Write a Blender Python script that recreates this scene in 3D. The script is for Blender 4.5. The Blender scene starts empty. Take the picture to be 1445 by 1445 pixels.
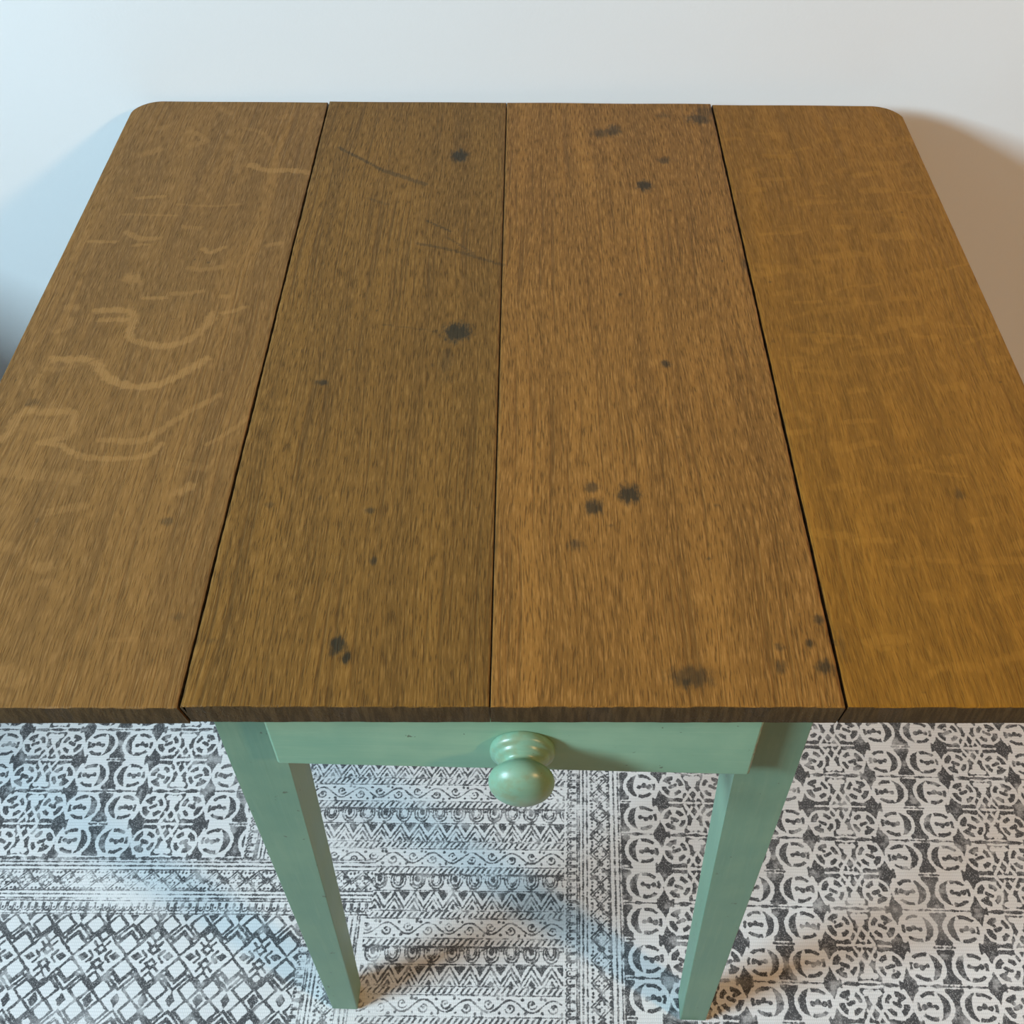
import bpy, math, random
import numpy as np

# ------------------------------------------------------------------ camera
SC = bpy.context.scene
COL = SC.collection
F_PX, PITCH, YAW, ROLL = 1544.6, 0.838596, -0.0273225, -0.0225162
CAM = (0.014776, -0.401561, 1.396559)


def camera():
    from mathutils import Matrix, Vector
    p, y, r = PITCH, YAW, ROLL
    fw = Vector((math.sin(y) * math.cos(p), math.cos(y) * math.cos(p), -math.sin(p)))
    rt = Vector((math.cos(y), -math.sin(y), 0))
    up = rt.cross(fw)
    r2 = rt * math.cos(r) + up * math.sin(r)
    u2 = -rt * math.sin(r) + up * math.cos(r)
    M = Matrix(((r2.x, u2.x, -fw.x, CAM[0]), (r2.y, u2.y, -fw.y, CAM[1]), (r2.z, u2.z, -fw.z, CAM[2]), (0, 0, 0, 1)))
    cd = bpy.data.cameras.new('camera')
    cd.sensor_width = 36.0
    cd.lens = F_PX / 1445.0 * 36.0
    cd.clip_start = 0.02
    o = bpy.data.objects.new('camera', cd)
    COL.objects.link(o)
    o.matrix_world = M
    SC.camera = o


camera()

# ------------------------------------------------------------------ world, lights, exposure
WALL_Y = 0.859          # face of the wall behind the table
ROOM = dict(x0=-2.6, x1=3.4, y0=-3.4, y1=WALL_Y, z1=2.75, zf=-0.009)
WIN = dict(y0=-1.6, y1=-0.5, z0=1.75, z1=2.45)   # window in the left wall

world = bpy.data.worlds.new('world')
SC.world = world
world.use_nodes = True
bg = world.node_tree.nodes['Background']
bg.inputs[0].default_value = (0.55, 0.75, 1.0, 1)
bg.inputs[1].default_value = 0.3


def light(name, kind, loc, power, color, **kw):
    d = bpy.data.lights.new(name, kind)
    d.energy = power
    d.color = color
    for k, val in kw.items():
        setattr(d, k, val)
    o = bpy.data.objects.new(name, d)
    COL.objects.link(o)
    o.location = loc
    return o


# daylight entering through the window opening (area the size of the opening)
day = light('window_daylight', 'AREA', (ROOM['x0'] - 0.04, (WIN['y0'] + WIN['y1']) / 2, (WIN['z0'] + WIN['z1']) / 2), 268.0, (0.54, 0.765, 0.91),
            shape='RECTANGLE', size=WIN['z1'] - WIN['z0'], size_y=WIN['y1'] - WIN['y0'])
day.rotation_euler = (0, -math.pi / 2, 0)
# warm lamp of the room, high on the right behind the photographer
lamp = light('room_lamp', 'POINT', (2.2, -1.3, 2.5), 172.0, (1.0, 0.565, 0.22), shadow_soft_size=0.16)

SC.view_settings.view_transform = 'Standard'
SC.view_settings.look = 'None'
SC.view_settings.gamma = 1.0
SC.view_settings.use_curve_mapping = False
SC.view_settings.exposure = 0.0
SC.cycles.max_bounces = 6
SC.cycles.diffuse_bounces = 4
SC.cycles.glossy_bounces = 2


# ------------------------------------------------------------------ helpers
def link(name, mesh, mat=None, parent=None, **props):
    o = bpy.data.objects.new(name, mesh)
    COL.objects.link(o)
    if mat is not None:
        mesh.materials.append(mat)
    if parent is not None:
        o.parent = parent
    for k, val in props.items():
        o[k] = val
    return o


def pydata(name, verts, faces, smooth=False):
    m = bpy.data.meshes.new(name)
    m.from_pydata([tuple(map(float, p)) for p in verts], [], [tuple(map(int, f)) for f in faces])
    m.update()
    if smooth:
        m.polygons.foreach_set('use_smooth', [True] * len(m.polygons))
    return m


def bevel_box(name, lo, hi, b=0.002, seg=2, xf=None, taper=None):
    import bmesh
    bm = bmesh.new()
    bmesh.ops.create_cube(bm, size=1.0)
    for vv in bm.verts:
        for i in range(3):
            vv.co[i] = lo[i] + (vv.co[i] + 0.5) * (hi[i] - lo[i])
    if taper:
        for vv in bm.verts:
            taper(vv)
    if b > 0:
        bmesh.ops.bevel(bm, geom=list(bm.edges), offset=b, segments=seg, profile=0.5, affect='EDGES')
    if xf:
        for vv in bm.verts:
            vv.co = xf(vv.co)
    bmesh.ops.recalc_face_normals(bm, faces=bm.faces)
    m = bpy.data.meshes.new(name)
    bm.to_mesh(m)
    bm.free()
    return m


class NT:
    """small node-graph builder"""

    def __init__(self, name):
        self.mat = bpy.data.materials.new(name)
        self.mat.use_nodes = True
        self.t = self.mat.node_tree
        self.bsdf = self.t.nodes['Principled BSDF']

    def node(self, typ, **kw):
        n = self.t.nodes.new(typ)
        for k, val in kw.items():
            setattr(n, k, val)
        return n

    def set(self, sock, val):
        if isinstance(val, bpy.types.NodeSocket):
            self.t.links.new(val, sock)
        elif isinstance(val, (tuple, list)) and len(val) == 3 and sock.type == 'RGBA':
            sock.default_value = (*val, 1)
        else:
            sock.default_value = val

    def math(self, op, a, b=0.0, c=0.0, clamp=False):
        n = self.node('ShaderNodeMath', operation=op, use_clamp=clamp)
        self.set(n.inputs[0], a)
        self.set(n.inputs[1], b)
        self.set(n.inputs[2], c)
        return n.outputs[0]

    def smooth(self, val, lo, hi, a=0.0, b=1.0):
        n = self.node('ShaderNodeMapRange', interpolation_type='SMOOTHSTEP')
        for i, s in enumerate((val, lo, hi, a, b)):
            self.set(n.inputs[i], s)
        return n.outputs[0]

    def mix(self, fac, a, b, blend='MIX'):
        n = self.node('ShaderNodeMix', data_type='RGBA', blend_type=blend)
        self.set(n.inputs[0], fac)
        self.set(n.inputs[6], a)
        self.set(n.inputs[7], b)
        return n.outputs[2]

    def coords(self):
        return self.node('ShaderNodeTexCoord').outputs['Object']

    def scale(self, vec, s, off=(0, 0, 0)):
        n = self.node('ShaderNodeMapping')
        self.set(n.inputs[0], vec)
        n.inputs['Scale'].default_value = s
        n.inputs['Location'].default_value = off
        return n.outputs[0]

    def noise(self, vec, scale, detail=2.0, rough=0.5, dist=0.0):
        n = self.node('ShaderNodeTexNoise')
        self.set(n.inputs['Vector'], vec)
        n.inputs['Scale'].default_value = scale
        n.inputs['Detail'].default_value = detail
        n.inputs['Roughness'].default_value = rough
        n.inputs['Distortion'].default_value = dist
        return n.outputs['Fac']

    def attr(self, name):
        return self.node('ShaderNodeAttribute', attribute_name=name).outputs['Fac']

    def xyz(self, vec):
        n = self.node('ShaderNodeSeparateXYZ')
        self.set(n.inputs[0], vec)
        return n.outputs

    def vec(self, x, y, z):
        n = self.node('ShaderNodeCombineXYZ')
        for i, s in enumerate((x, y, z)):
            self.set(n.inputs[i], s)
        return n.outputs[0]

    def bump(self, h, strength=0.5, dist=0.001, normal=None):
        n = self.node('ShaderNodeBump')
        self.set(n.inputs['Height'], h)
        n.inputs['Strength'].default_value = strength
        n.inputs['Distance'].default_value = dist
        if normal is not None:
            self.set(n.inputs['Normal'], normal)
        return n.outputs[0]

    def finish(self, color, rough=0.5, normal=None, spec=0.5):
        self.set(self.bsdf.inputs['Base Color'], color)
        self.set(self.bsdf.inputs['Roughness'], rough)
        self.bsdf.inputs['Specular IOR Level'].default_value = spec
        if normal is not None:
            self.set(self.bsdf.inputs['Normal'], normal)
        return self.mat


# ------------------------------------------------------------------ materials
def wall_paint(name, color):
    g = NT(name)
    c = g.coords()
    n = g.noise(c, 2.2, 3)
    col = g.mix(g.smooth(n, 0.3, 0.7), tuple(k * 0.985 for k in color), color)
    b = g.bump(g.noise(c, 260, 3), 0.12, 0.001)
    return g.finish(col, 0.7, b, 0.3)


def green_paint(name, axis, seed=0.0, edge=None, k=1.0, worn=0.0, gloss=0.0):
    """old sage-green paint, brushed along one axis, chipped here and there"""
    g = NT(name)
    c = g.coords()
    s = {'x': (0.06, 1, 1), 'z': (1, 1, 0.06)}[axis]
    str1 = g.noise(g.scale(c, s, (seed, seed, seed)), 260, 3, 0.6)
    str2 = g.noise(g.scale(c, s, (seed, 3, seed)), 60, 3, 0.6)
    blot = g.noise(g.scale(c, (1, 1, 1), (seed, 1, 2)), 14, 4, 0.6)
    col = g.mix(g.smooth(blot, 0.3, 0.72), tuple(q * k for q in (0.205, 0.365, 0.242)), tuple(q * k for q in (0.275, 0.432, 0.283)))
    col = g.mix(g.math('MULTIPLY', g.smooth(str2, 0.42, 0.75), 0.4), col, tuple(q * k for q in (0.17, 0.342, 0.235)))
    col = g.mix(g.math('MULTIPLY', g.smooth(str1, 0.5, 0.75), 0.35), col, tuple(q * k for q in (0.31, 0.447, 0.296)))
    dirt = g.noise(g.scale(c, (1, 1, 1), (5, seed, 2)), 95, 3, 0.55)
    chip = g.smooth(dirt, 0.705, 0.735)
    col = g.mix(g.math('MULTIPLY', chip, 0.8), col, (0.09, 0.10, 0.065))
    if worn:                                   # rubbed through to ochre and brown
        wn = g.noise(g.scale(c, (1, 1, 1), (1, seed, 0)), 55, 4, 0.6)
        col = g.mix(g.math('MULTIPLY', g.smooth(wn, 0.46, 0.66), worn), col, (0.24, 0.20, 0.075))
    if edge is not None:                       # brown wood showing where the paint has rubbed off the arris
        e = g.attr('wear')
        k = g.smooth(g.math('ADD', e, g.math('MULTIPLY', g.math('SUBTRACT', g.noise(c, 120, 3), 0.5), 1.2)), 0.55, 0.95)
        col = g.mix(g.math('MULTIPLY', k, edge), col, (0.20, 0.125, 0.05))
    h = g.math('ADD', g.math('MULTIPLY', str1, 0.6), g.math('MULTIPLY', chip, -0.8))
    return g.finish(col, g.smooth(blot, 0.2, 0.8, 0.38 - gloss, 0.5 - gloss), g.bump(h, 0.28, 0.0008), 0.45)


def oak(name, dark, light_, pore, seed, pore_k=1.0, edge_col=(0.070, 0.042, 0.018)):
    g = NT(name)
    c = g.coords()
    wob = g.math('MULTIPLY', g.math('SUBTRACT', g.noise(g.scale(c, (1, 0.35, 1), (seed, seed, 0)), 7, 2), 0.5), 0.028)
    x, y, z = g.xyz(c)
    xw = g.math('ADD', x, wob)
    cw = g.vec(g.math('ADD', xw, seed * 3.1), g.math('MULTIPLY', y, 0.075), z)
    fine = g.noise(cw, 760, 2, 0.6)                    # pores and fibres
    mid = g.noise(g.vec(g.math('ADD', xw, seed), g.math('MULTIPLY', y, 0.05), z), 48, 3, 0.55)   # growth rings
    blot = g.noise(g.scale(c, (1, 0.55, 1), (seed * 2, seed, 0)), 6.5, 4, 0.6)
    speck = g.noise(g.scale(c, (1, 0.45, 1), (seed, 7, 0)), 120, 2, 0.5)
    col = g.mix(g.smooth(mid, 0.3, 0.7), dark, light_)
    col = g.mix(g.math('MULTIPLY', g.smooth(blot, 0.4, 0.78), 0.62), col, tuple(k * q for k, q in zip(dark, (0.86, 0.88, 0.9))))
    pk = g.smooth(fine, 0.52, 0.68)
    col = g.mix(g.math('MULTIPLY', pk, 0.72 * pore_k), col, pore)
    col = g.mix(g.math('MULTIPLY', g.smooth(fine, 0.47, 0.33), 0.45 * pore_k), col, tuple(min(1, k * q) for k, q in zip(light_, (1.5, 1.62, 2.3))))
    ring = g.noise(g.vec(g.math('ADD', xw, seed * 1.3), g.math('MULTIPLY', y, 0.014), z), 300, 2, 0.5)   # long parallel growth lines
    rk = g.math('MULTIPLY', g.smooth(ring, 0.53, 0.66), g.smooth(blot, 0.62, 0.42, 0.25, 1.0))
    col = g.mix(g.math('MULTIPLY', rk, 0.5 * pore_k), col, pore)
    col = g.mix(g.math('MULTIPLY', g.smooth(speck, 0.74, 0.80), 0.45), col, tuple(k * 0.8 for k in pore))
    # medullary-ray fleck: pale figure across the grain
    fn = g.math('MULTIPLY', g.math('SUBTRACT', g.noise(g.scale(c, (1, 1, 1), (2, 0, 0)), 190, 3), 0.5), 2.0)
    fl = g.smooth(g.math('ADD', g.attr('fleck'), fn), -0.35, 0.55)
    fl = g.math('MULTIPLY', fl, g.attr('fleck_k'))
    col = g.mix(g.math('MULTIPLY', fl, 0.55), col, tuple(min(1, k * q) for k, q in zip(light_, (1.45, 1.55, 2.0))))
    # ink and iron stains
    sn = g.math('MULTIPLY', g.math('SUBTRACT', g.noise(g.vec(x, g.math('MULTIPLY', y, 0.35), z), 260, 3, 0.6), 0.5), 1.5)
    st = g.smooth(g.math('ADD', g.attr('stain'), sn), 0.0, 0.75)
    st = g.math('MULTIPLY', st, g.attr('stain_k'), clamp=True)
    col = g.mix(g.math('MULTIPLY', st, 0.86, clamp=True), col, (0.016, 0.016, 0.009))
    # end grain and edges are darker wood
    nz = g.xyz(g.node('ShaderNodeNewGeometry').outputs['Normal'])[2]
    saw = g.noise(g.scale(c, (1, 1, 0.12)), 420, 2)
    endc = g.mix(g.smooth(saw, 0.35, 0.7), tuple(k * 0.72 for k in edge_col), tuple(k * 1.2 for k in edge_col))
    col = g.mix(g.smooth(nz, 0.75, 0.25), col, endc)
    h = g.math('SUBTRACT', g.math('MULTIPLY', mid, 0.5), g.math('MAXIMUM', pk, rk))
    rough = g.smooth(fine, 0.35, 0.7, 0.42, 0.6)
    return g.finish(col, rough, g.bump(h, 0.5, 0.0004), 0.16)


def rug_cloth():
    g = NT('printed_cotton_rug')
    c = g.coords()
    x, y, z = g.xyz(c)
    grow = g.math('MULTIPLY', g.math('SUBTRACT', g.noise(c, 330, 3, 0.65), 0.5), 3.0)
    wear = g.noise(g.scale(c, (0.8, 1.7, 1)), 5.5, 4, 0.6)
    shift = g.smooth(wear, 0.56, 0.76, 0.0, 1.2)
    rag = g.math('MULTIPLY', g.math('SUBTRACT', g.noise(c, 110, 2, 0.5), 0.5), 3.2)
    d = g.math('ADD', g.math('ADD', g.attr('print'), rag), g.math('ADD', grow, shift))
    ink = g.smooth(d, 0.55, -0.45)
    ink = g.math('MULTIPLY', ink, g.smooth(wear, 0.52, 0.74, 1.0, 0.6))
    speck = g.noise(c, 620, 2, 0.6)
    ink = g.math('MULTIPLY', ink, g.smooth(speck, 0.70, 0.50, 0.62, 1.0))
    patch = g.noise(c, 46, 3, 0.6)
    ink = g.math('MULTIPLY', ink, g.smooth(patch, 0.50, 0.68, 1.0, 0.55))
    # woven ribs
    kx, ky = 2 * math.pi / 0.0047, 2 * math.pi / 0.0084
    row = g.math('MULTIPLY', g.math('FLOOR', g.math('DIVIDE', y, 0.0042)), math.pi)
    wv = g.math('MULTIPLY', g.math('SINE', g.math('ADD', g.math('MULTIPLY', x, kx), row)), g.math('SINE', g.math('MULTIPLY', y, ky)))
    rib = g.math('ABSOLUTE', wv)
    tone = g.noise(c, 9, 4)
    base = g.mix(g.smooth(tone, 0.3, 0.7), (0.72, 0.705, 0.70), (0.79, 0.78, 0.775))
    base = g.mix(g.math('MULTIPLY', g.smooth(rib, 0.35, 0.0), 0.34), base, (0.36, 0.36, 0.37))
    col = g.mix(g.math('MULTIPLY', ink, 0.93), base, (0.024, 0.025, 0.029))
    h = g.math('ADD', g.math('MULTIPLY', rib, 0.7), g.math('MULTIPLY', speck, 0.5))
    return g.finish(col, 0.9, g.bump(h, 0.5, 0.0012), 0.15)


def plain(name, color, rough=0.6):
    g = NT(name)
    n = g.noise(g.coords(), 30, 3)
    return g.finish(g.mix(g.smooth(n, 0.3, 0.7), tuple(k * 0.9 for k in color), color), rough, g.bump(n, 0.1, 0.001))


M_WALL = wall_paint('white_wall_paint', (0.80, 0.80, 0.795))
M_CEIL = wall_paint('ceiling_paint', (0.09, 0.09, 0.09))
M_FAR = wall_paint('dark_wall_paint', (0.045, 0.045, 0.045))
M_TRIM = wall_paint('white_gloss_trim', (0.78, 0.78, 0.76))
M_FLOOR = plain('floor_boards', (0.12, 0.075, 0.045))
M_DARKWOOD = plain('unseen_cupboard_wood', (0.10, 0.06, 0.04))
M_RUG = rug_cloth()

# ------------------------------------------------------------------ room shell
R = ROOM


def shell(name, boxes, mat):
    V, Fc = [], []
    for lo, hi in boxes:
        b = len(V)
        for zz in (lo[2], hi[2]):
            V += [(lo[0], lo[1], zz), (hi[0], lo[1], zz), (hi[0], hi[1], zz), (lo[0], hi[1], zz)]
        Fc += [tuple(b + i for i in f) for f in ((3, 2, 1, 0), (4, 5, 6, 7), (0, 1, 5, 4), (1, 2, 6, 5), (2, 3, 7, 6), (3, 0, 4, 7))]
    return link(name, pydata(name, V, Fc), mat, kind='structure')


t = 0.12
shell('floor', [((R['x0'] - t, R['y0'] - t, R['zf'] - 0.1), (R['x1'] + t, R['y1'] + t, R['zf']))], M_FLOOR)
shell('ceiling', [((R['x0'] - t, R['y0'] - t, R['z1']), (R['x1'] + t, R['y1'] + t, R['z1'] + 0.1))], M_CEIL)
shell('wall_back', [((R['x0'], R['y1'], R['zf']), (R['x1'], R['y1'] + t, R['z1']))], M_WALL)
shell('wall_front', [((R['x0'], R['y0'] - t, R['zf']), (R['x1'], R['y0'], R['z1']))], M_FAR)
shell('wall_right', [((R['x1'], R['y0'], R['zf']), (R['x1'] + t, R['y1'], R['z1']))], M_FAR)
xa, xb = R['x0'] - t, R['x0']
W = WIN
shell('wall_left', [((xa, R['y0'], R['zf']), (xb, R['y1'], W['z0'])), ((xa, R['y0'], W['z1']), (xb, R['y1'], R['z1'])),
                    ((xa, R['y0'], W['z0']), (xb, W['y0'], W['z1'])), ((xa, W['y1'], W['z0']), (xb, R['y1'], W['z1']))], M_FAR)
wf = shell('window_1', [((xb, W['y0'] - 0.06, W['z0'] - 0.06), (xb + 0.018, W['y1'] + 0.06, W['z0'])), ((xb, W['y0'] - 0.06, W['z1']), (xb + 0.018, W['y1'] + 0.06, W['z1'] + 0.06)),
                        ((xb, W['y0'] - 0.06, W['z0']), (xb + 0.018, W['y0'], W['z1'])), ((xb, W['y1'], W['z0']), (xb + 0.018, W['y1'] + 0.06, W['z1']))], M_TRIM)
shell('baseboard_back', [((R['x0'], R['y1'] - 0.014, R['zf']), (R['x1'], R['y1'], 0.09)), ((R['x0'], R['y1'] - 0.009, 0.09), (R['x1'], R['y1'], 0.10))], M_TRIM)

# unseen low cupboard, added left of frame to shade the lower wall and rug
X1 = -1.25
shell('unseen_cupboard_1', [((R['x0'], 0.09, R['zf']), (X1 - 0.02, R['y1'], 0.825)), ((R['x0'], 0.05, 0.835), (X1, R['y1'], 0.86)), ((R['x0'], 0.075, 0.825), (X1 - 0.012, R['y1'], 0.835)),
                 ((X1 - 0.02, 0.12, 0.08), (X1 - 0.006, 0.465, 0.79)), ((X1 - 0.02, 0.485, 0.08), (X1 - 0.006, R['y1'] - 0.02, 0.79))], M_DARKWOOD)

# ------------------------------------------------------------------ rug
def seg(x, y, ax, ay, bx, by, w):
    dx, dy = bx - ax, by - ay
    k = np.clip(((x - ax) * dx + (y - ay) * dy) / (dx * dx + dy * dy), 0, 1)
    return np.hypot(x - ax - k * dx, y - ay - k * dy) - w


def dot(x, y, cx, cy, r):
    return np.hypot(x - cx, y - cy) - r


def ell(x, y, cx, cy, rx, ry):
    return (np.hypot((x - cx) / rx, (y - cy) / ry) - 1) * min(rx, ry)


def dia(x, y, cx, cy, rx, ry):
    return (np.abs(x - cx) / rx + np.abs(y - cy) / ry - 1) * min(rx, ry) * 0.72


def U(*a):
    r = a[0]
    for q in a[1:]:
        r = np.minimum(r, q)
    return r


def fold(a, p):
    """mirror-repeat with half period p"""
    m = np.mod(a, 2 * p)
    return np.minimum(m, 2 * p - m)


def rep(a, p):
    return np.mod(a, p) - p / 2


def tri(x, y, pts):
    d = np.full(x.shape, -1e9)
    n = len(pts)
    area = sum(pts[i][0] * pts[(i + 1) % n][1] - pts[(i + 1) % n][0] * pts[i][1] for i in range(n))
    sg = 1 if area > 0 else -1
    for i in range(n):
        ax, ay = pts[i]
        bx, by = pts[(i + 1) % n]
        L = math.hypot(bx - ax, by - ay)
        d = np.maximum(d, sg * ((x - ax) * (by - ay) - (y - ay) * (bx - ax)) / L)
    return d


def p_tile(x, y, ax, sep, w, hgt):
    """scrolling circle-and-fleur block print; x,y metres -> distance in mm (ink inside < 0)"""
    k = 101.5 / (w * 1000)
    u = fold((x - ax) * 1000, w * 1000) * k
    v = fold((y - sep) * 1000, hgt * 500) * (47.5 / (hgt * 500))
    ring_o = ell(u, v, 29, 23.5, 25, 22)
    ring_i = ell(u, v, 29, 23.5, 20.5, 17.8)
    a1 = np.degrees(np.arctan2((v - 23.5) / 17.8, (u - 29) / 20.5))
    d = np.maximum(np.maximum(u - 11, -ring_o + 0.6), np.maximum(3.0 - v, v - 44.5))          # dark hour-glass on the axis
    d = U(d, np.maximum(ring_i + 0.4, -ell(u, v, 40, 23.5, 22, 26)))                          # crescent
    core = ell(u, v, 30, 23.5, 15.5, 13.0)
    arc = np.maximum(ring_i + 0.3, -core)
    d = U(d, np.maximum(arc, (np.abs(a1 - 72) - 30) * 0.3), np.maximum(arc, (np.abs(a1 + 70) - 30) * 0.3), np.maximum(arc, (np.abs(a1 - 4) - 17) * 0.3))
    d = U(d, seg(u, v, 26.5, 24, 40, 24, 1.7), dot(u, v, 33.5, 22.2, 3.2), dot(u, v, 26, 24.8, 2.9), dot(u, v, 40.5, 24.6, 3.4))
    # second, smaller circle with leaves
    r2o = ell(u, v, 73, 22.5, 19, 19)
    r2i = ell(u, v, 73, 22.5, 15, 15)
    a2 = np.degrees(np.arctan2(v - 22.5, u - 73))
    arc2 = np.maximum(r2i, -dot(u, v, 74, 22.5, 9.0))
    d = U(d, np.maximum(arc2, (np.abs(a2 - 150) - 38) * 0.25), np.maximum(arc2, (np.abs(a2 + 118) - 32) * 0.25), np.maximum(arc2, (np.abs(a2 - 52) - 24) * 0.25), np.maximum(arc2, (np.abs(a2 + 30) - 26) * 0.25))
    d = U(d, seg(u, v, 70, 24, 77, 21, 2.4), dot(u, v, 69.5, 18, 2.2))
    # ground between the circles
    gap = np.maximum(np.maximum(-ring_o, -r2o), np.maximum(44 - u, u - 66))
    d = U(d, np.maximum(gap, -seg(u, v, 48, 40, 62, 6, 3.0) - 2.4 + 1.6), dia(u, v, 54.5, 47.5, 10, 11), dia(u, v, 53.5, 0, 11, 7.5))
    d = U(d, np.maximum(np.maximum(ell(u, v, 77, 47.5, 14, 8), -r2o), v - 46))
    # fleur and crossing straps on a dark ground
    fleur = U(ell(u, v, 101.5, 15, 6.0, 9.5), ell(u, v, 94.5, 10, 5.0, 4.2), seg(u, v, 101.5, 24, 88, 45, 2.2), seg(u, v, 92, 30, 101.5, 46, 2.0), seg(u, v, 84, 1.5, 101.5, 4, 1.6))
    d = U(d, np.maximum(np.maximum(86.5 - u, -r2o), np.maximum(-fleur, v - 45)))
    d = np.where(u > 86, np.maximum(d, -fleur), d)
    d = U(d, dot(u, v, 100.8, 44.0, 2.0))
    # row line with swellings
    d = U(d, v - 0.75, ell(u, v, 20, 0, 5, 2.0), ell(u, v, 79, 0, 10, 2.6), seg(u, v, 2, 47.5, 13, 47.5, 1.1))
    d = d - 0.15
    return d / k


def p_diamond(s, t_, half):
    """lozenge chain along s (mm), centre line t=0"""
    t_ = t_ * (13.0 / half)
    a = np.abs(rep(s, 28))
    b = np.abs(t_)
    d = np.abs(a + b - 13.0) * 0.71 - 0.75                          # lattice
    d = U(d, np.abs(a + b - 8.6) * 0.71 - 0.35)
    d = U(d, dot(a, b, 3.0, 3.0, 1.15), dot(a, b, 0, 0, 0.9))       # flower of dots
    a2 = 14 - a
    d = U(d, np.abs(a2 + np.abs(b - 0) - 4.2) * 0.71 - 0.7, dot(a2, b, 0, 0, 1.0))
    d = U(d, dot(a, b, 6.2, 11.6, 1.5), dot(a2, b, 2.5, 10.5, 1.4))
    return d


def p_dash(s, t_):
    a = np.abs(rep(s, 9.0))
    return U(seg(a, t_, 0, 0, 2.2, 0, 0.75), dot(a, t_, 4.5, 0, 1.05))


def p_comb(s, t_):
    """scallops: u-shapes opening to +t, t in 0..13"""
    a = np.abs(rep(s, 9.6))
    d = np.where(t_ < 7, np.abs(np.hypot(a, t_ - 6.5) - 3.8), np.abs(a - 3.8)) - 0.65
    d = np.maximum(d, t_ - 13)
    d = U(d, dot(a, t_, 0, 6.8, 1.2), dot(a, t_, 4.8, 1.6, 1.1))
    return d


def p_bands(x, y, top):
    s = x * 1000
    P = 94.5
    t_ = np.mod((top - y) * 1000, P)
    d = U(np.abs(t_), np.abs(t_ - P)) - 0.7
    # zigzag
    z = 3 + 20 * np.abs(rep(s, 25.5)) / 12.75
    e = (t_ - z) * 0.53
    zig = 0.1 + U(np.abs(e) - 1.15, np.maximum(-(e + 4.6), 1.8 - t_) if False else np.maximum(e + 4.9, 1.8 - t_), np.abs(e - 4.3) - 0.85, np.maximum(8.0 - e, t_ - 24.5))
    d = U(d, np.maximum(zig, np.maximum(1.2 - t_, t_ - 25.2)))
    # ropes
    for c0 in (26.5, 62.0):
        r = np.abs(rep(s + (t_ - c0) * 0.75, 7.2)) - 1.45
        d = U(d, np.maximum(r * 0.85, np.maximum(c0 + 1.6 - t_, t_ - c0 - 8.4)), np.abs(t_ - c0) - 0.55, np.abs(t_ - c0 - 10) - 0.6)
    # running scroll
    q = s * 2 * math.pi / 53.0
    wv = (t_ - 49.2 - 7.2 * np.sin(q)) / np.sqrt(1 + (7.2 * 2 * math.pi / 53 * np.cos(q)) ** 2)
    d = U(d, np.maximum(np.abs(wv) - 0.95, np.maximum(38 - t_, t_ - 60.5)))
    m = np.mod(s, 53.0)
    for cx, cy, sgn in ((13.25, 46.8, -1), (39.75, 51.6, 1)):
        rr = np.hypot(m - cx, t_ - cy)
        th = np.arctan2(t_ - cy, (m - cx) * sgn)
        d = U(d, np.maximum(np.abs(rr - (4.6 + 0.55 * th)) - 0.85, rr - 7), rr - 1.5)
    for cx, cy in ((2, 41.5), (26.5, 57), (24.5, 40.2), (50, 58), (30, 41), (5, 57.5)):
        d = U(d, np.hypot(rep(m - cx + 26.5, 53.0), t_ - cy) - 1.7)
    # ovals hanging from a heavy line
    idx = np.floor(s / 25.0)
    a = np.abs(rep(s, 25.0))
    ov = U(np.abs(ell(a, t_, 0, 79.5, 9.8, 12.2)) - 0.8, np.abs(ell(a, t_, 0, 79.0, 6.2, 8.6)) - 0.9)
    ov = np.where(np.mod(idx, 2) == 0, U(ov, ell(a, t_, 0, 77.5, 3.4, 5.4)), U(ov, np.abs(ell(a, t_, 0, 78.5, 3.6, 5.6)) - 0.45))
    ov = U(ov, dot(a, t_, 12.5, 77, 1.3))
    d = U(d, np.maximum(ov, 73.5 - t_), np.abs(t_ - 73.2) - 0.95)
    return d - 0.1


def p_geo(x, y, cx, top):
    """squares and chevrons set on the diagonal"""
    P = 68.0
    a = np.abs(np.mod((x - cx) * 1000 + P / 2, P) - P / 2)
    v = fold((top - y) * 1000, 53.0)
    w = 1.35
    q = 0.71
    d = np.abs(dia(a, v, 0, 37.5, 14.2, 14.2)) - w                                   # large square
    ch = np.abs(v - 12.5 - a)                                                        # chevron over it
    d = U(d, np.maximum(ch * q - w, a - 15.5), np.maximum(np.abs(v - 20.5 - a) * q - w * 0.85, a - 11.5))
    d = U(d, seg(a, v, 15.5, 28, 11.6, 32, w))
    d = U(d, np.abs(dia(a, v, 19.8, 12.6, 13.2, 13.2)) - w)                          # upper squares
    d = U(d, seg(a, v, 24, 22.5, 16, 30.5, w), seg(a, v, 34, 14, 14.5, 38, w), seg(a, v, 34, 14, 30, 10, w))
    d = U(d, np.abs(dia(a, v, 34, 26.5, 7.6, 7.6)) - w)                              # small square
    d = U(d, seg(a, v, 34, 38, 27, 45, w), seg(a, v, 24.5, 35, 30, 41, w), seg(a, v, 30, 46, 34, 50, w), seg(a, v, 20, 46, 26, 52, w * 0.9))
    d = U(d, np.maximum(tri(a, v, [(27, -1), (40, -1), (34, 9)]), -1e3), tri(a, v, [(-6, -1), (6, -1), (0, 8.5)]), tri(a, v, [(6, 54), (22, 54), (14, 48)]))
    return d - 0.35


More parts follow.
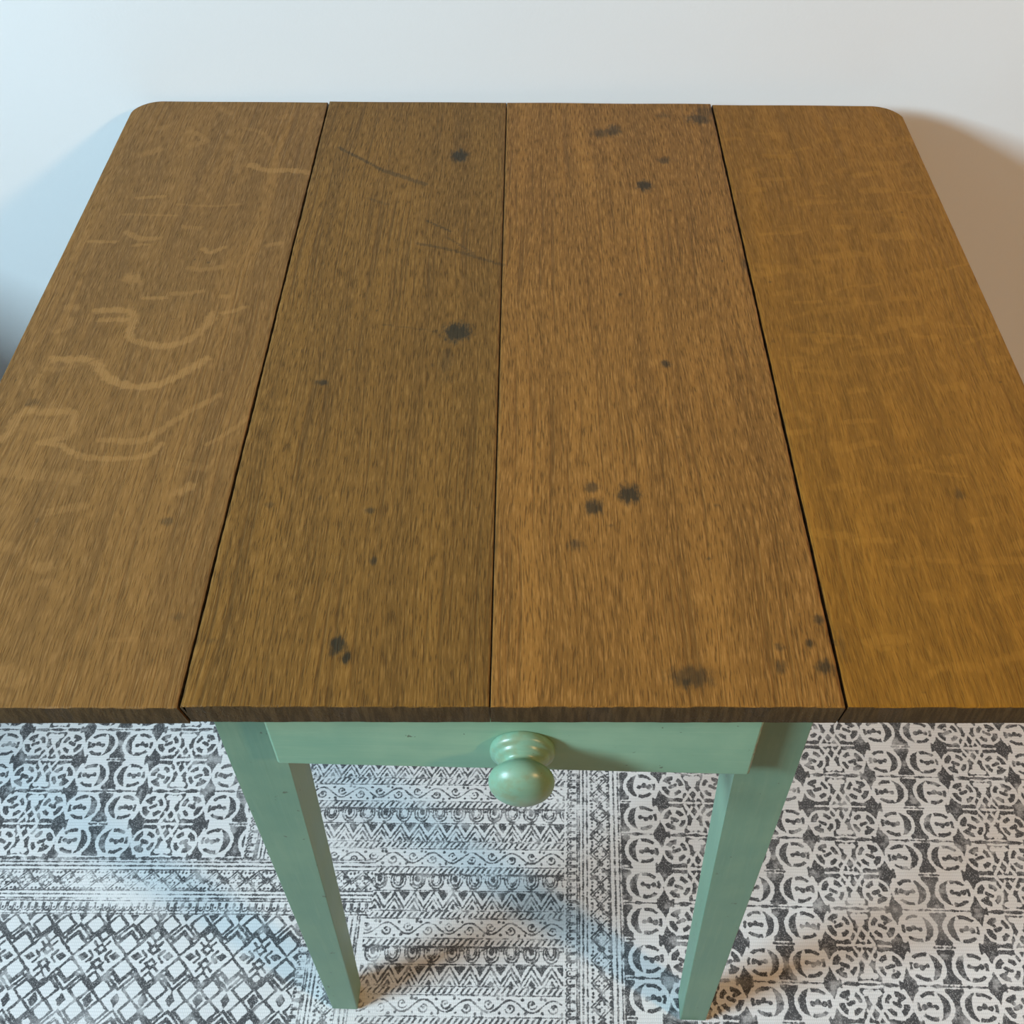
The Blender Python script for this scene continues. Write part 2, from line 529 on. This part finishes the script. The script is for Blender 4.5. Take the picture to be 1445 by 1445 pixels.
def rug_print(x, y):
    xr = x - 0.03 * (y - 0.2)
    yr = y + 0.022 * np.maximum(x - 0.1, 0)
    S = lambda q: q * 1000.0
    line = lambda t_, w=0.6: np.abs(t_) - w
    out = np.full(x.shape, 6.0)

    def put(mask, fn):
        if mask.any():
            out[mask] = fn(x[mask], y[mask], xr[mask], yr[mask])

    def border(c, flip=1):
        """vertical border, c = x of its centre"""
        def fn(a, b, ar, br):
            t_ = S(ar - c) * flip
            s = S(br)
            d = np.full(a.shape, 6.0)
            d = U(d, np.maximum(p_comb(s, t_ + 46), np.maximum(-46 - t_, t_ + 32)))
            for l_ in (-30.5, -27.5, -17.2, 13.2, 25.8, 29.2):
                d = U(d, line(t_ - l_))
            d = U(d, np.maximum(p_dash(s, t_ + 22.5), np.abs(t_ + 22.5) - 3))
            d = U(d, np.maximum(p_diamond(s, t_, 13.0), np.abs(t_) - 13.5))
            d = U(d, np.maximum(p_dash(s + 3, t_ - 19.7), np.abs(t_ - 19.7) - 3))
            return d - 0.3
        return fn

    def hband(a, b, ar, br):
        t_ = S(0.1995 - b)
        s = S(a)
        d = np.full(a.shape, 6.0)
        for l_ in (-29, -25.2, -14.2, 13.8, 24.2, 27.6, 45):
            d = U(d, line(t_ - l_))
        d = U(d, np.maximum(p_dash(s, t_ + 19.8), np.abs(t_ + 19.8) - 3), np.maximum(p_dash(s + 2, t_ - 19), np.abs(t_ - 19) - 3))
        d = U(d, np.maximum(p_diamond(s, t_, 13.0), np.abs(t_) - 13.5))
        d = U(d, np.maximum(p_comb(s, 43.5 - t_), np.maximum(29 - t_, t_ - 44)))
        return d - 0.3

    done = xr > 0.1335
    put(done, lambda a, b, ar, br: p_tile(ar, br, 0.1335, 0.173, 0.1003, 0.095))
    m = (xr > 0.056) & ~done
    put(m, border(0.1035))
    done |= m
    m = (y < 0.1535) & (x < -0.282)
    put(m, lambda a, b, ar, br: p_geo(a, b, -0.568, 0.153))
    done |= m
    m = (y < 0.1535) & (x < -0.203) & ~done
    put(m, border(-0.236))
    done |= m
    m = (y >= 0.1535) & (y < 0.2295) & (x < -0.195)
    put(m, hband)
    done |= m
    m = (y >= 0.2295) & (x < -0.376)
    put(m, lambda a, b, ar, br: p_tile(a, b, -0.583, 0.3285, 0.0975, 0.0985))
    done |= m
    m = (y >= 0.2295) & (x < -0.296) & ~done
    put(m, border(-0.33))
    done |= m
    put(~done, lambda a, b, ar, br: p_bands(a, b + 0.008 * (a + 0.1), 0.1865))
    return out


def axis_lines(a, b, fa, fb, fine, coarse):
    pts = list(np.arange(a, fa, coarse)) + list(np.arange(fa, fb, fine)) + list(np.arange(fb, b, coarse)) + [b]
    return np.array(pts)


def make_rug():
    gx = axis_lines(-0.94, 0.98, -0.84, 0.80, 0.0014, 0.0026)
    gy = axis_lines(-0.42, 0.80, -0.02, 0.50, 0.0014, 0.0026)
    nx, ny = len(gx), len(gy)
    X, Y = np.meshgrid(gx, gy)
    X, Y = X.ravel(), Y.ravel()
    val = rug_print(X, Y)
    rs = np.random.RandomState(3)
    Z = 0.0006 * np.sin(X * 9 + 1.3) * np.sin(Y * 11) - 0.0006
    V = np.stack([X, Y, Z], 1)
    # skirt so that the cloth has a thickness
    bnd = np.concatenate([np.arange(nx), np.arange(2 * nx - 1, nx * ny, nx), np.arange(nx * ny - 2, nx * (ny - 1) - 1, -1), np.arange(nx * (ny - 2), 0, -nx)])
    low = V[bnd].copy()
    low[:, 2] = -0.0085
    nv = len(V)
    V = np.concatenate([V, low])
    i = np.arange(nx - 1)
    j = np.arange(ny - 1)
    I, J = np.meshgrid(i, j)
    q = (J * nx + I).ravel()
    quads = np.stack([q, q + 1, q + 1 + nx, q + nx], 1)
    nb = len(bnd)
    k = np.arange(nb)
    k2 = (k + 1) % nb
    sk = np.stack([bnd[k], nv + k, nv + k2, bnd[k2]], 1)
    quads = np.concatenate([quads, sk]).astype(np.int32)
    m = bpy.data.meshes.new('rug')
    m.vertices.add(len(V))
    m.vertices.foreach_set('co', V.astype(np.float32).ravel())
    m.loops.add(quads.size)
    m.loops.foreach_set('vertex_index', quads.ravel())
    m.polygons.add(len(quads))
    m.polygons.foreach_set('loop_start', np.arange(0, quads.size, 4, dtype=np.int32))
    m.update(calc_edges=True)
    at = m.attributes.new('print', 'FLOAT', 'POINT')
    at.data.foreach_set('value', np.concatenate([val, np.full(nb, 6.0)]).astype(np.float32))
    return link('rug', m, M_RUG, label='off-white woven cotton rug with worn charcoal block-print pattern under the table', category='rug')


make_rug()

# ------------------------------------------------------------------ table
T = 0.75                     # height of the table top
THK = 0.0212
HW, DEPTH, WL, WR, SKEW = 0.22904, 0.83844, 0.2354, 0.2194, -0.0318
MID = -0.0145                # seam between the two middle boards
ORG = (0.0, 0.42, 0.0)
table = bpy.data.objects.new('drop_leaf_table', None)
COL.objects.link(table)
table.location = ORG
table['label'] = 'small drop-leaf table with worn oak top and sage-green painted base'
table['category'] = 'table'

STAINS = [(-0.0661, 0.7176, 0.0096, 0.0137, 1), (-0.0547, 0.4048, 0.0126, 0.0147, 1.3), (-0.0625, 0.3633, 0.0058, 0.0261, 0.35), (-0.1719, 0.335, 0.0063, 0.0038, 0.9), (-0.1139, 0.1816, 0.0045, 0.0038, 0.7), (-0.1066, 0.129, 0.0027, 0.0042, 0.8), (-0.1247, 0.0515, 0.0061, 0.0081, 1.2), (-0.1174, 0.0405, 0.0035, 0.0055, 1.1), (0.095, 0.7647, 0.0098, 0.0096, 0.7), (0.1091, 0.7708, 0.009, 0.0129, 0.8), (0.1625, 0.7051, 0.0063, 0.0075, 0.7), (0.1375, 0.652, 0.0084, 0.0113, 1), (0.2094, 0.795, 0.0132, 0.0115, 0.8), (0.2194, 0.8114, 0.0116, 0.0134, 0.5), (0.1689, 0.804, 0.0083, 0.0066, 0.4), (0.1353, 0.358, 0.0051, 0.0049, 0.9), (0.0931, 0.1987, 0.0085, 0.011, 1.1), (0.0632, 0.2058, 0.0057, 0.0063, 0.75), (0.064, 0.1841, 0.0079, 0.0092, 0.95), (0.0483, 0.145, 0.0055, 0.0058, 0.7), (0.1254, 0.0245, 0.0148, 0.0088, 0.75), (0.1227, 0.0228, 0.0064, 0.0082, 1), (0.1891, 0.0322, 0.0045, 0.0054, 0.75), (0.2122, 0.0521, 0.003, 0.0043, 0.9), (0.1907, 0.0497, 0.0035, 0.0037, 0.7), (0.2192, 0.0322, 0.0059, 0.0065, 0.9), (0.2225, 0.0733, 0.0036, 0.0045, 0.8), (0.2288, 0.0546, 0.0025, 0.0031, 0.8), (0.3571, 0.1978, 0.0039, 0.0062, 0.6), (0.226, 0.5065, 0.0028, 0.0107, 0.6), (0.2362, 0.0515, 0.0025, 0.0155, 0.35), (-0.2752, 0.1708, 0.0051, 0.0038, 0.5), (-0.2159, 0.0546, 0.0031, 0.0031, 0.4), (-0.2464, 0.0768, 0.0047, 0.0039, 0.4), (-0.1961, 0.188, 0.0046, 0.0031, 0.4), (-0.4262, 0.3122, 0.0063, 0.0046, 0.4)]
FLECKS = [(0.0031, [(-0.4245, 0.3709), (-0.3851, 0.3706), (-0.3721, 0.3459), (-0.346, 0.3314), (-0.3237, 0.3313), (-0.3045, 0.3455), (-0.2837, 0.3699)], 1), (0.0029, [(-0.4042, 0.4421), (-0.3704, 0.444), (-0.363, 0.4276), (-0.3653, 0.4042), (-0.3514, 0.3937), (-0.3268, 0.3874), (-0.3053, 0.3954), (-0.2929, 0.4163), (-0.2897, 0.4345)], 0.9), (0.0022, [(-0.397, 0.4279), (-0.37, 0.4287)], 0.8), (0.0019, [(-0.2799, 0.4366), (-0.2598, 0.4463)], 0.8), (0.0029, [(-0.3008, 0.7047), (-0.2802, 0.691), (-0.2569, 0.6936), (-0.2307, 0.6874)], 0.9), (0.0029, [(-0.312, 0.6915), (-0.3168, 0.7094), (-0.3174, 0.7446)], 0.45), (0.0038, [(-0.4277, 0.7278), (-0.4123, 0.7384)], 0.5), (0.0026, [(-0.3833, 0.7791), (-0.3703, 0.7724), (-0.3588, 0.7563)], 0.5), (0.0042, [(-0.3763, 0.7456), (-0.3681, 0.7533)], 0.5), (0.0022, [(-0.3203, 0.7845), (-0.2964, 0.776), (-0.2836, 0.7472)], 0.4), (0.0035, [(-0.2815, 0.8086), (-0.2755, 0.8135)], 0.5), (0.0031, [(-0.3591, 0.8353), (-0.3437, 0.8214)], 0.4), (0.0039, [(-0.4232, 0.7863), (-0.4155, 0.7894)], 0.4), (0.002, [(-0.4118, 0.6386), (-0.3846, 0.641)], 0.7), (0.0013, [(-0.4194, 0.6073), (-0.3611, 0.6038)], 0.5), (0.0013, [(-0.3658, 0.6255), (-0.326, 0.6209), (-0.2949, 0.626)], 0.4), (0.0024, [(-0.3491, 0.5826), (-0.3313, 0.5798)], 0.5), (0.0024, [(-0.4067, 0.5742), (-0.3932, 0.5613), (-0.3713, 0.5623)], 0.7), (0.0016, [(-0.444, 0.558), (-0.4141, 0.5564)], 0.7), (0.0016, [(-0.3956, 0.5499), (-0.379, 0.551)], 0.6), (0.002, [(-0.3212, 0.5441), (-0.3122, 0.5353), (-0.2998, 0.5463)], 0.8), (0.002, [(-0.2572, 0.5483), (-0.2431, 0.5519)], 0.6), (0.0026, [(-0.3287, 0.51), (-0.3144, 0.5063), (-0.2962, 0.5121)], 0.5), (0.0044, [(-0.3876, 0.4941), (-0.3785, 0.4917)], 0.7), (0.0019, [(-0.3622, 0.4617), (-0.3414, 0.4615)], 0.8), (0.0022, [(-0.3359, 0.4682), (-0.3206, 0.4681), (-0.3069, 0.4725)], 0.6), (0.0019, [(-0.2891, 0.4632), (-0.2801, 0.4632)], 0.6), (0.0036, [(-0.433, 0.4467), (-0.424, 0.4467)], 0.45), (0.0025, [(-0.4329, 0.4111), (-0.4233, 0.4152), (-0.4246, 0.4292)], 0.5), (0.0029, [(-0.2932, 0.4248), (-0.2873, 0.4291)], 0.7), (0.0029, [(-0.4395, 0.2657), (-0.434, 0.2753), (-0.435, 0.2922), (-0.4294, 0.3021), (-0.4058, 0.2984), (-0.3847, 0.301), (-0.3791, 0.2768), (-0.3875, 0.2655), (-0.4018, 0.2621)], 0.75), (0.0061, [(-0.4168, 0.2814), (-0.389, 0.2813)], 0.35), (0.002, [(-0.4039, 0.2613), (-0.3832, 0.2569), (-0.369, 0.2449), (-0.3427, 0.2406), (-0.3052, 0.2438), (-0.3003, 0.259)], 0.8), (0.0023, [(-0.3532, 0.2645), (-0.3227, 0.2617), (-0.3104, 0.266), (-0.2978, 0.2861), (-0.2778, 0.3058), (-0.2613, 0.3205)], 0.65), (0.0017, [(-0.2598, 0.2588), (-0.2433, 0.2743), (-0.231, 0.2911)], 0.55), (0.0047, [(-0.4268, 0.2269), (-0.3902, 0.2235), (-0.3588, 0.2169)], 0.4), (0.0031, [(-0.271, 0.2038), (-0.2648, 0.2102)], 0.8), (0.0028, [(-0.3717, 0.1809), (-0.3616, 0.1854), (-0.3461, 0.1877)], 0.5), (0.0032, [(-0.3663, 0.1253), (-0.356, 0.1239)], 0.5), (0.0027, [(-0.3562, 0.1101), (-0.3444, 0.1066)], 0.3), (0.0046, [(-0.3627, 0.0302), (-0.3491, 0.0224)], 0.5), (0.003, [(-0.4014, 0.1489), (-0.389, 0.1417)], 0.4), (0.0013, [(-0.2934, 0.0558), (-0.2733, 0.0577)], 0.3), (0.0026, [(-0.2872, 0.2379), (-0.2558, 0.2295)], 0.3), (0.0021, [(-0.4273, 0.358), (-0.4176, 0.354), (-0.3819, 0.3706)], 0.3), (0.0024, [(-0.4323, 0.3319), (-0.4302, 0.3463)], 0.5)]
SCRATCHES = [(0.0019, [(-0.2044, 0.7382), (-0.167, 0.7042), (-0.1455, 0.6847)], 0.6), (0.0028, [(-0.1498, 0.6891), (-0.1251, 0.6742), (-0.1007, 0.6595)], 0.5), (0.0018, [(-0.16, 0.6324), (-0.1375, 0.6198)], 0.3), (0.0013, [(-0.094, 0.5886), (-0.0678, 0.5689)], 0.6), (0.0017, [(-0.1009, 0.5478), (-0.0641, 0.5362), (-0.0134, 0.5103)], 0.45), (0.0013, [(-0.0724, 0.5588), (-0.0423, 0.5299)], 0.4), (0.0012, [(-0.1254, 0.417), (-0.0848, 0.4093), (-0.0679, 0.4039)], 0.3), (0.0034, [(-0.0714, 0.3156), (-0.0754, 0.2622)], 0.0)]



def chaikin(pts, n=2):
    for _ in range(n):
        if len(pts) < 3:
            return pts
        q = [pts[0]]
        for (ax, ay), (bx, by) in zip(pts[:-1], pts[1:]):
            q += [(0.75 * ax + 0.25 * bx, 0.75 * ay + 0.25 * by), (0.25 * ax + 0.75 * bx, 0.25 * ay + 0.75 * by)]
        pts = q + [pts[-1]]
    return pts


def poly_field(x, y, items, anis=1.0):
    f = np.full(x.shape, -3.0)
    kk = np.zeros(x.shape)
    for w, pts, k in items:
        pts = chaikin(pts)
        for (ax, ay), (bx, by) in zip(pts[:-1], pts[1:]):
            d = seg(x, y, ax, ay, bx, by, 0.0)
            v = 1 - d / (w * 1.25)
            s = v > f
            f = np.where(s, v, f)
            kk = np.where(s, k, kk)
    return f, kk


_r = random.Random(5)
for _ in range(70):            # small dark nicks scattered over the boards
    STAINS.append((_r.uniform(-0.46, 0.44), _r.uniform(0.005, 0.62), _r.uniform(0.0008, 0.0024), _r.uniform(0.001, 0.003), _r.uniform(0.25, 0.7)))


def stain_field(x, y):
    f = np.full(x.shape, -3.0)
    kk = np.zeros(x.shape)
    for cx, cy, rx, ry, k in STAINS:
        v = 1.05 - np.hypot((x - cx) / (rx * 1.4), (y - cy) / (ry * 1.4))
        s = v > f
        f = np.where(s, v, f)
        kk = np.where(s, min(k, 1.1), kk)
    f2, k2 = poly_field(x, y, [(w * 1.5, p, min(1.0, k * 1.1)) for w, p, k in SCRATCHES])
    s = f2 > f
    return np.where(s, f2, f), np.where(s, k2, kk)


rng = random.Random(11)
RIGHT_FLECKS = []
for _ in range(150):           # faint short flecks across the grain of the right leaf
    cx = rng.uniform(HW + 0.01, HW + WR - 0.01)
    cy = rng.uniform(0.02, 0.78)
    L = rng.uniform(0.004, 0.017)
    dy = rng.uniform(-0.4, 0.15)
    pts = [(cx - L, cy + L * dy + rng.uniform(-.002, .002)), (cx, cy + rng.uniform(-.003, .003)), (cx + L, cy - L * dy)]
    RIGHT_FLECKS.append((rng.uniform(0.001, 0.0035), pts, rng.uniform(0.15, 0.42)))


def edge_noise(q, seed):
    return (np.sin(q * 61 + seed) * 0.5 + np.sin(q * 173 + seed * 2.3) * 0.35 + np.sin(q * 407 + seed * 5) * 0.3) * 0.0003


def board(name, x0, x1, mat, flecks, dz=0.0, slant=(0, 0), yfront=0.0, rl=0.0, rr=0.0, label=None, seed=0.0, wl=1.0, wr=1.0):
    """one plank of the top: fine top surface, eased arris, sloping joint faces, rounded outer corners rl / rr"""
    e = [0, 0.0006, 0.0016, 0.0035]
    w = x1 - x0
    n = max(8, int(w / 0.003))
    gx = np.array(sorted(set([round(q, 6) for q in e] + [round(w - q, 6) for q in e] + [round(q, 6) for q in np.linspace(0.006, w - 0.006, n)]
                             + [round(q, 6) for r_ in ([rl] if rl else []) for q in r_ * (1 - np.cos(np.linspace(0, math.pi / 2, 14)))]
                             + [round(w - q, 6) for r_ in ([rr] if rr else []) for q in r_ * (1 - np.cos(np.linspace(0, math.pi / 2, 14)))])))
    keep = [0]
    for i in range(1, len(gx)):
        if gx[i] - gx[keep[-1]] > 0.0004:
            keep.append(i)
    gx = gx[keep]
    gx[-1] = w
    e2 = np.array(e) / DEPTH
    gy = np.array(sorted(list(e2) + list(1 - e2) + list(np.linspace(0.007, 0.993, 270))))
    nx, ny = len(gx), len(gy)
    XX = np.repeat((x0 + gx)[None, :], ny, 0)
    cut = np.zeros(nx)
    for r_, dd in ((rl, gx), (rr, w - gx)):
        if r_:
            q = np.clip(r_ - dd, 0, r_)
            cut = np.maximum(cut, r_ - np.sqrt(np.maximum(r_ * r_ - q * q, 0)))
    ya = yfront + cut
    yb = DEPTH + SKEW * (x0 + gx) - cut
    YY = ya[None, :] + gy[:, None] * (yb - ya)[None, :]
    # edges not perfectly straight
    XX = XX + (edge_noise(YY, seed) * wl) * np.exp(-gx / 0.01)[None, :] + (edge_noise(YY, seed + 3) * wr) * np.exp(-(w - gx) / 0.01)[None, :]
    YY = YY + (edge_noise(XX, seed + 7) * 0.8) * np.exp(-(YY - ya[None, :]) / 0.01)
    # eased arris
    dist = np.minimum(np.minimum(gx, w - gx)[None, :], np.minimum(YY - ya[None, :], yb[None, :] - YY))
    r = 0.0016
    q = np.clip(r - dist, 0, r)
    ZZ = T + dz - (r - np.sqrt(np.maximum(r * r - q * q, 0))) + 0.00025 * np.sin(XX * 40 + seed) * np.sin(YY * 17 + seed)
    V = np.stack([XX.ravel(), YY.ravel(), ZZ.ravel()], 1)
    fx, fy = V[:, 0].copy(), V[:, 1].copy()
    bnd = np.concatenate([np.arange(nx), np.arange(2 * nx - 1, nx * ny, nx), np.arange(nx * ny - 2, nx * (ny - 1) - 1, -1), np.arange(nx * (ny - 2), 0, -nx)])
    rings = [bnd]
    nv = len(V)
    for zz, ins in ((T + dz - THK + 0.0012, 0.0), (T + dz - THK, 0.0010)):
        lo = V[bnd].copy()
        fr = (T + dz - zz) / THK
        lo[:, 0] += np.where(fx[bnd] < x0 + 0.002, slant[0] * fr + ins, 0) + np.where(fx[bnd] > x1 - 0.002, slant[1] * fr - ins, 0)
        lo[:, 1] += np.where(gy[(bnd // nx)] < 0.0005, ins, 0) - np.where(gy[(bnd // nx)] > 0.9995, ins, 0)
        lo[:, 2] = zz
        rings.append(np.arange(nv, nv + len(bnd)))
        V = np.concatenate([V, lo])
        nv = len(V)
    I, J = np.meshgrid(np.arange(nx - 1), np.arange(ny - 1))
    q = (J * nx + I).ravel()
    faces = np.stack([q, q + 1, q + 1 + nx, q + nx], 1).tolist()
    nb = len(bnd)
    for a, b in zip(rings[:-1], rings[1:]):
        for k in range(nb):
            k2 = (k + 1) % nb
            faces.append([int(a[k]), int(b[k]), int(b[k2]), int(a[k2])])
    faces.append([int(k) for k in rings[-1][::-1]])
    X_, Y_ = V[:, 0].copy(), V[:, 1].copy()
    V = V - np.array(ORG)
    m = bpy.data.meshes.new(name)
    m.from_pydata(V.tolist(), [], faces)
    m.update()
    sf, sk = stain_field(X_, Y_)
    ff, fk = poly_field(X_, Y_, [(w * 1.3, p, k) for w, p, k in flecks]) if flecks else (np.full(len(X_), -3.0), np.zeros(len(X_)))
    for nm, arr in (('stain', sf), ('stain_k', sk), ('fleck', ff), ('fleck_k', fk)):
        at = m.attributes.new(nm, 'FLOAT', 'POINT')
        at.data.foreach_set('value', np.asarray(arr, np.float32))
    sm = [True] * len(m.polygons)
    sm[-1] = False
    m.polygons.foreach_set('use_smooth', sm)
    m.set_sharp_from_angle(angle=math.radians(38))
    o = link(name, m, mat, table)
    if label:
        o['label'] = label
    return o



def tones(r, g, b_):
    m = (r, g, b_)
    return tuple(q * 0.82 for q in m), tuple(q * 1.2 for q in m), tuple(q * 0.42 for q in m)


oak_a = oak('oak_left_leaf', *tones(0.205, 0.097, 0.022), 1.7, 0.72)
oak_b = oak('oak_middle_left', *tones(0.170, 0.079, 0.013), 4.3, 1.1)
oak_c = oak('oak_middle_right', *tones(0.228, 0.100, 0.018), 8.9, 1.1)
oak_d = oak('oak_right_leaf', *tones(0.232, 0.098, 0.010), 6.1, 0.62)
GAP = 0.0008
board('drop_leaf', -HW - WL, -HW - GAP, oak_a, FLECKS, dz=-0.0012, slant=(0, 0.0045), yfront=-0.0006, rl=0.034, label='left drop leaf with pale ray-fleck figure', seed=1.0, wl=0.25)
board('top_board', -HW + GAP, MID - 0.00015, oak_b, None, slant=(0.0045, 0), label='middle board with ink stains and scratches', seed=2.0, wr=0.08)
board('top_board', MID + 0.00015, HW - GAP, oak_c, None, slant=(0, -0.003), dz=0.0001, label='middle board with dark stains at its front corner', seed=3.0, wl=0.08)
board('drop_leaf', HW + GAP, HW + WR, oak_d, RIGHT_FLECKS, dz=-0.0010, slant=(-0.003, 0), yfront=0.0005, rr=0.034, label='right drop leaf of warm golden oak', seed=4.0, wr=0.25)

# painted base; the frame stands turned by a degree and a half under the top
FYAW, FX, LX, LY = -0.02466, -0.0035, 0.22651, 0.03198
LBACK = 0.775                # back face of the rear legs
ca, sa = math.cos(FYAW), math.sin(FYAW)


def fr(co):
    from mathutils import Vector
    x, y, z = co
    return Vector((FX + x * ca - (y - LY) * sa - ORG[0], LY + x * sa + (y - LY) * ca - ORG[1], z - ORG[2]))


ZT = T - THK - 0.0001        # underside of the top
APR = 0.632                  # lower edge of apron and drawer
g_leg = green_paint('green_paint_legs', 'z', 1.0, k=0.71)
g_drw = green_paint('green_paint_drawer', 'x', 4.0, edge=0.9)
g_apr = green_paint('green_paint_apron', 'x', 7.0)
g_knb = green_paint('green_paint_knob', 'x', 9.0, k=0.85, worn=0.4, gloss=0.1)


def leg_mesh(sx, back):
    w0, w1 = 0.0475, 0.0312
    lo = (-LX, LY, 0.0005) if sx < 0 else (LX - w0, LY, 0.0005)
    hi = (-LX + w0, LY + w0, ZT) if sx < 0 else (LX, LY + w0, ZT)
    if back:
        lo = (lo[0], LBACK - w0, lo[2])
        hi = (hi[0], LBACK, hi[2])

    import bmesh
    levels = ((0.0005, w1 - 0.004, 0.002), (0.003, w1, 0), (0.60, w0, 0), (ZT, w0, 0))
    bm = bmesh.new()
    rings = []
    for z, wd, ins in levels:
        xo = -LX + ins if sx < 0 else LX - ins
        xi = xo + (wd if sx < 0 else -wd)
        yo = LBACK - ins if back else LY + ins
        yi = yo - wd if back else yo + wd
        ring = [bm.verts.new(p) for p in ((min(xo, xi), min(yo, yi), z), (max(xo, xi), min(yo, yi), z), (max(xo, xi), max(yo, yi), z), (min(xo, xi), max(yo, yi), z))]
        rings.append(ring)
    bm.faces.new(rings[0][::-1])
    bm.faces.new(rings[-1])
    for a, b in zip(rings[:-1], rings[1:]):
        for k in range(4):
            bm.faces.new((a[k], a[(k + 1) % 4], b[(k + 1) % 4], b[k]))
    ed = [e for e in bm.edges if abs((e.verts[0].co - e.verts[1].co).normalized().z) > 0.7]
    bmesh.ops.bevel(bm, geom=ed, offset=0.0014, segments=2, profile=0.5, affect='EDGES')
    for vv in bm.verts:
        vv.co = fr(vv.co)
    bmesh.ops.recalc_face_normals(bm, faces=bm.faces)
    m = bpy.data.meshes.new('leg')
    bm.to_mesh(m)
    bm.free()
    return m


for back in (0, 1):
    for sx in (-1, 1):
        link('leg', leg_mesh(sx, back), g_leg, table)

W0 = 0.0475
for sx in (-1, 1):
    x = sx * (LX - 0.004)
    link('side_apron', bevel_box('side_apron', (min(x, x - sx * 0.02), LY + W0 - 0.001, APR), (max(x, x - sx * 0.02), LBACK - W0 + 0.001, ZT), 0.001, 1, fr), g_apr, table)
link('back_apron', bevel_box('back_apron', (-LX + W0 - 0.001, LBACK - 0.024, APR), (LX - W0 + 0.001, LBACK - 0.004, ZT), 0.001, 1, fr), g_apr, table)


# drawer: lipped front with a turned knob, box behind
def drawer_front():
    import bmesh
    lo, hi = (-0.1806, LY - 0.0150, APR), (0.1853, LY - 0.0004, ZT - 0.0012)
    bm = bmesh.new()
    nx_, nz_ = 120, 32
    m = bevel_box('drawer', lo, hi, 0.0022, 3, None)
    bm.from_mesh(m)
    bpy.data.meshes.remove(m)
    bmesh.ops.subdivide_edges(bm, edges=[e for e in bm.edges if e.calc_length() > 0.02], cuts=24, use_grid_fill=True)
    lay = bm.verts.layers.float.new('wear')
    for vv in bm.verts:
        dx = min(vv.co.x - lo[0], hi[0] - vv.co.x)
        dzz = min(vv.co.z - lo[2], 1)
        dd = min(dx * (1.0 if vv.co.x > 0 else 2.2), dzz * 2.6)
        vv[lay] = max(0.0, 1.0 - dd / 0.004)
        vv.co = fr(vv.co)
    bmesh.ops.recalc_face_normals(bm, faces=bm.faces)
    m = bpy.data.meshes.new('drawer')
    bm.to_mesh(m)
    bm.free()
    return m


drawer = link('drawer', drawer_front(), g_drw, table)
M_RAW = plain('raw_drawer_wood', (0.34, 0.22, 0.12))
link('drawer_box', bevel_box('drawer_box', (-0.165, LY - 0.0003, APR + 0.012), (0.165, LY + 0.40, ZT - 0.012), 0.001, 1, fr), M_RAW, drawer)


def knob_mesh(cx, cz, y0):
    prof = [(0.0, -0.0004), (0.0236, -0.0004), (0.0244, 0.0015), (0.0246, 0.0045), (0.0240, 0.0068), (0.0222, 0.0082), (0.0206, 0.0090), (0.0200, 0.0100), (0.0196, 0.0112), (0.0178, 0.0126),
            (0.0152, 0.0140), (0.0142, 0.0158), (0.0146, 0.0174), (0.0166, 0.0190), (0.0204, 0.0212), (0.0232, 0.0240), (0.0244, 0.0274), (0.0243, 0.0306), (0.0230, 0.0342), (0.0204, 0.0376), (0.0164, 0.0404),
            (0.0112, 0.0424), (0.0056, 0.0434), (0.0, 0.0436)]
    N = 48
    V, Fc = [], []
    for r_, d in prof[1:-1]:
        for k in range(N):
            a = 2 * math.pi * k / N
            V.append((cx + r_ * math.cos(a), y0 - d, cz + r_ * math.sin(a)))
    n = len(prof) - 2
    for i in range(n - 1):
        for k in range(N):
            k2 = (k + 1) % N
            Fc.append((i * N + k, (i + 1) * N + k, (i + 1) * N + k2, i * N + k2))
    V += [(cx, y0 - prof[0][1], cz), (cx, y0 - prof[-1][1], cz)]
    for k in range(N):
        k2 = (k + 1) % N
        Fc.append((len(V) - 2, k, k2))
        Fc.append((len(V) - 1, (n - 1) * N + k2, (n - 1) * N + k))
    m = pydata('knob', [fr(p) for p in V], Fc, True)
    return m


kn = link('knob', knob_mesh(0.0112, 0.6665, LY - 0.0150), g_knb, drawer)
kn['label'] = 'round turned knob painted green, brown wood showing'
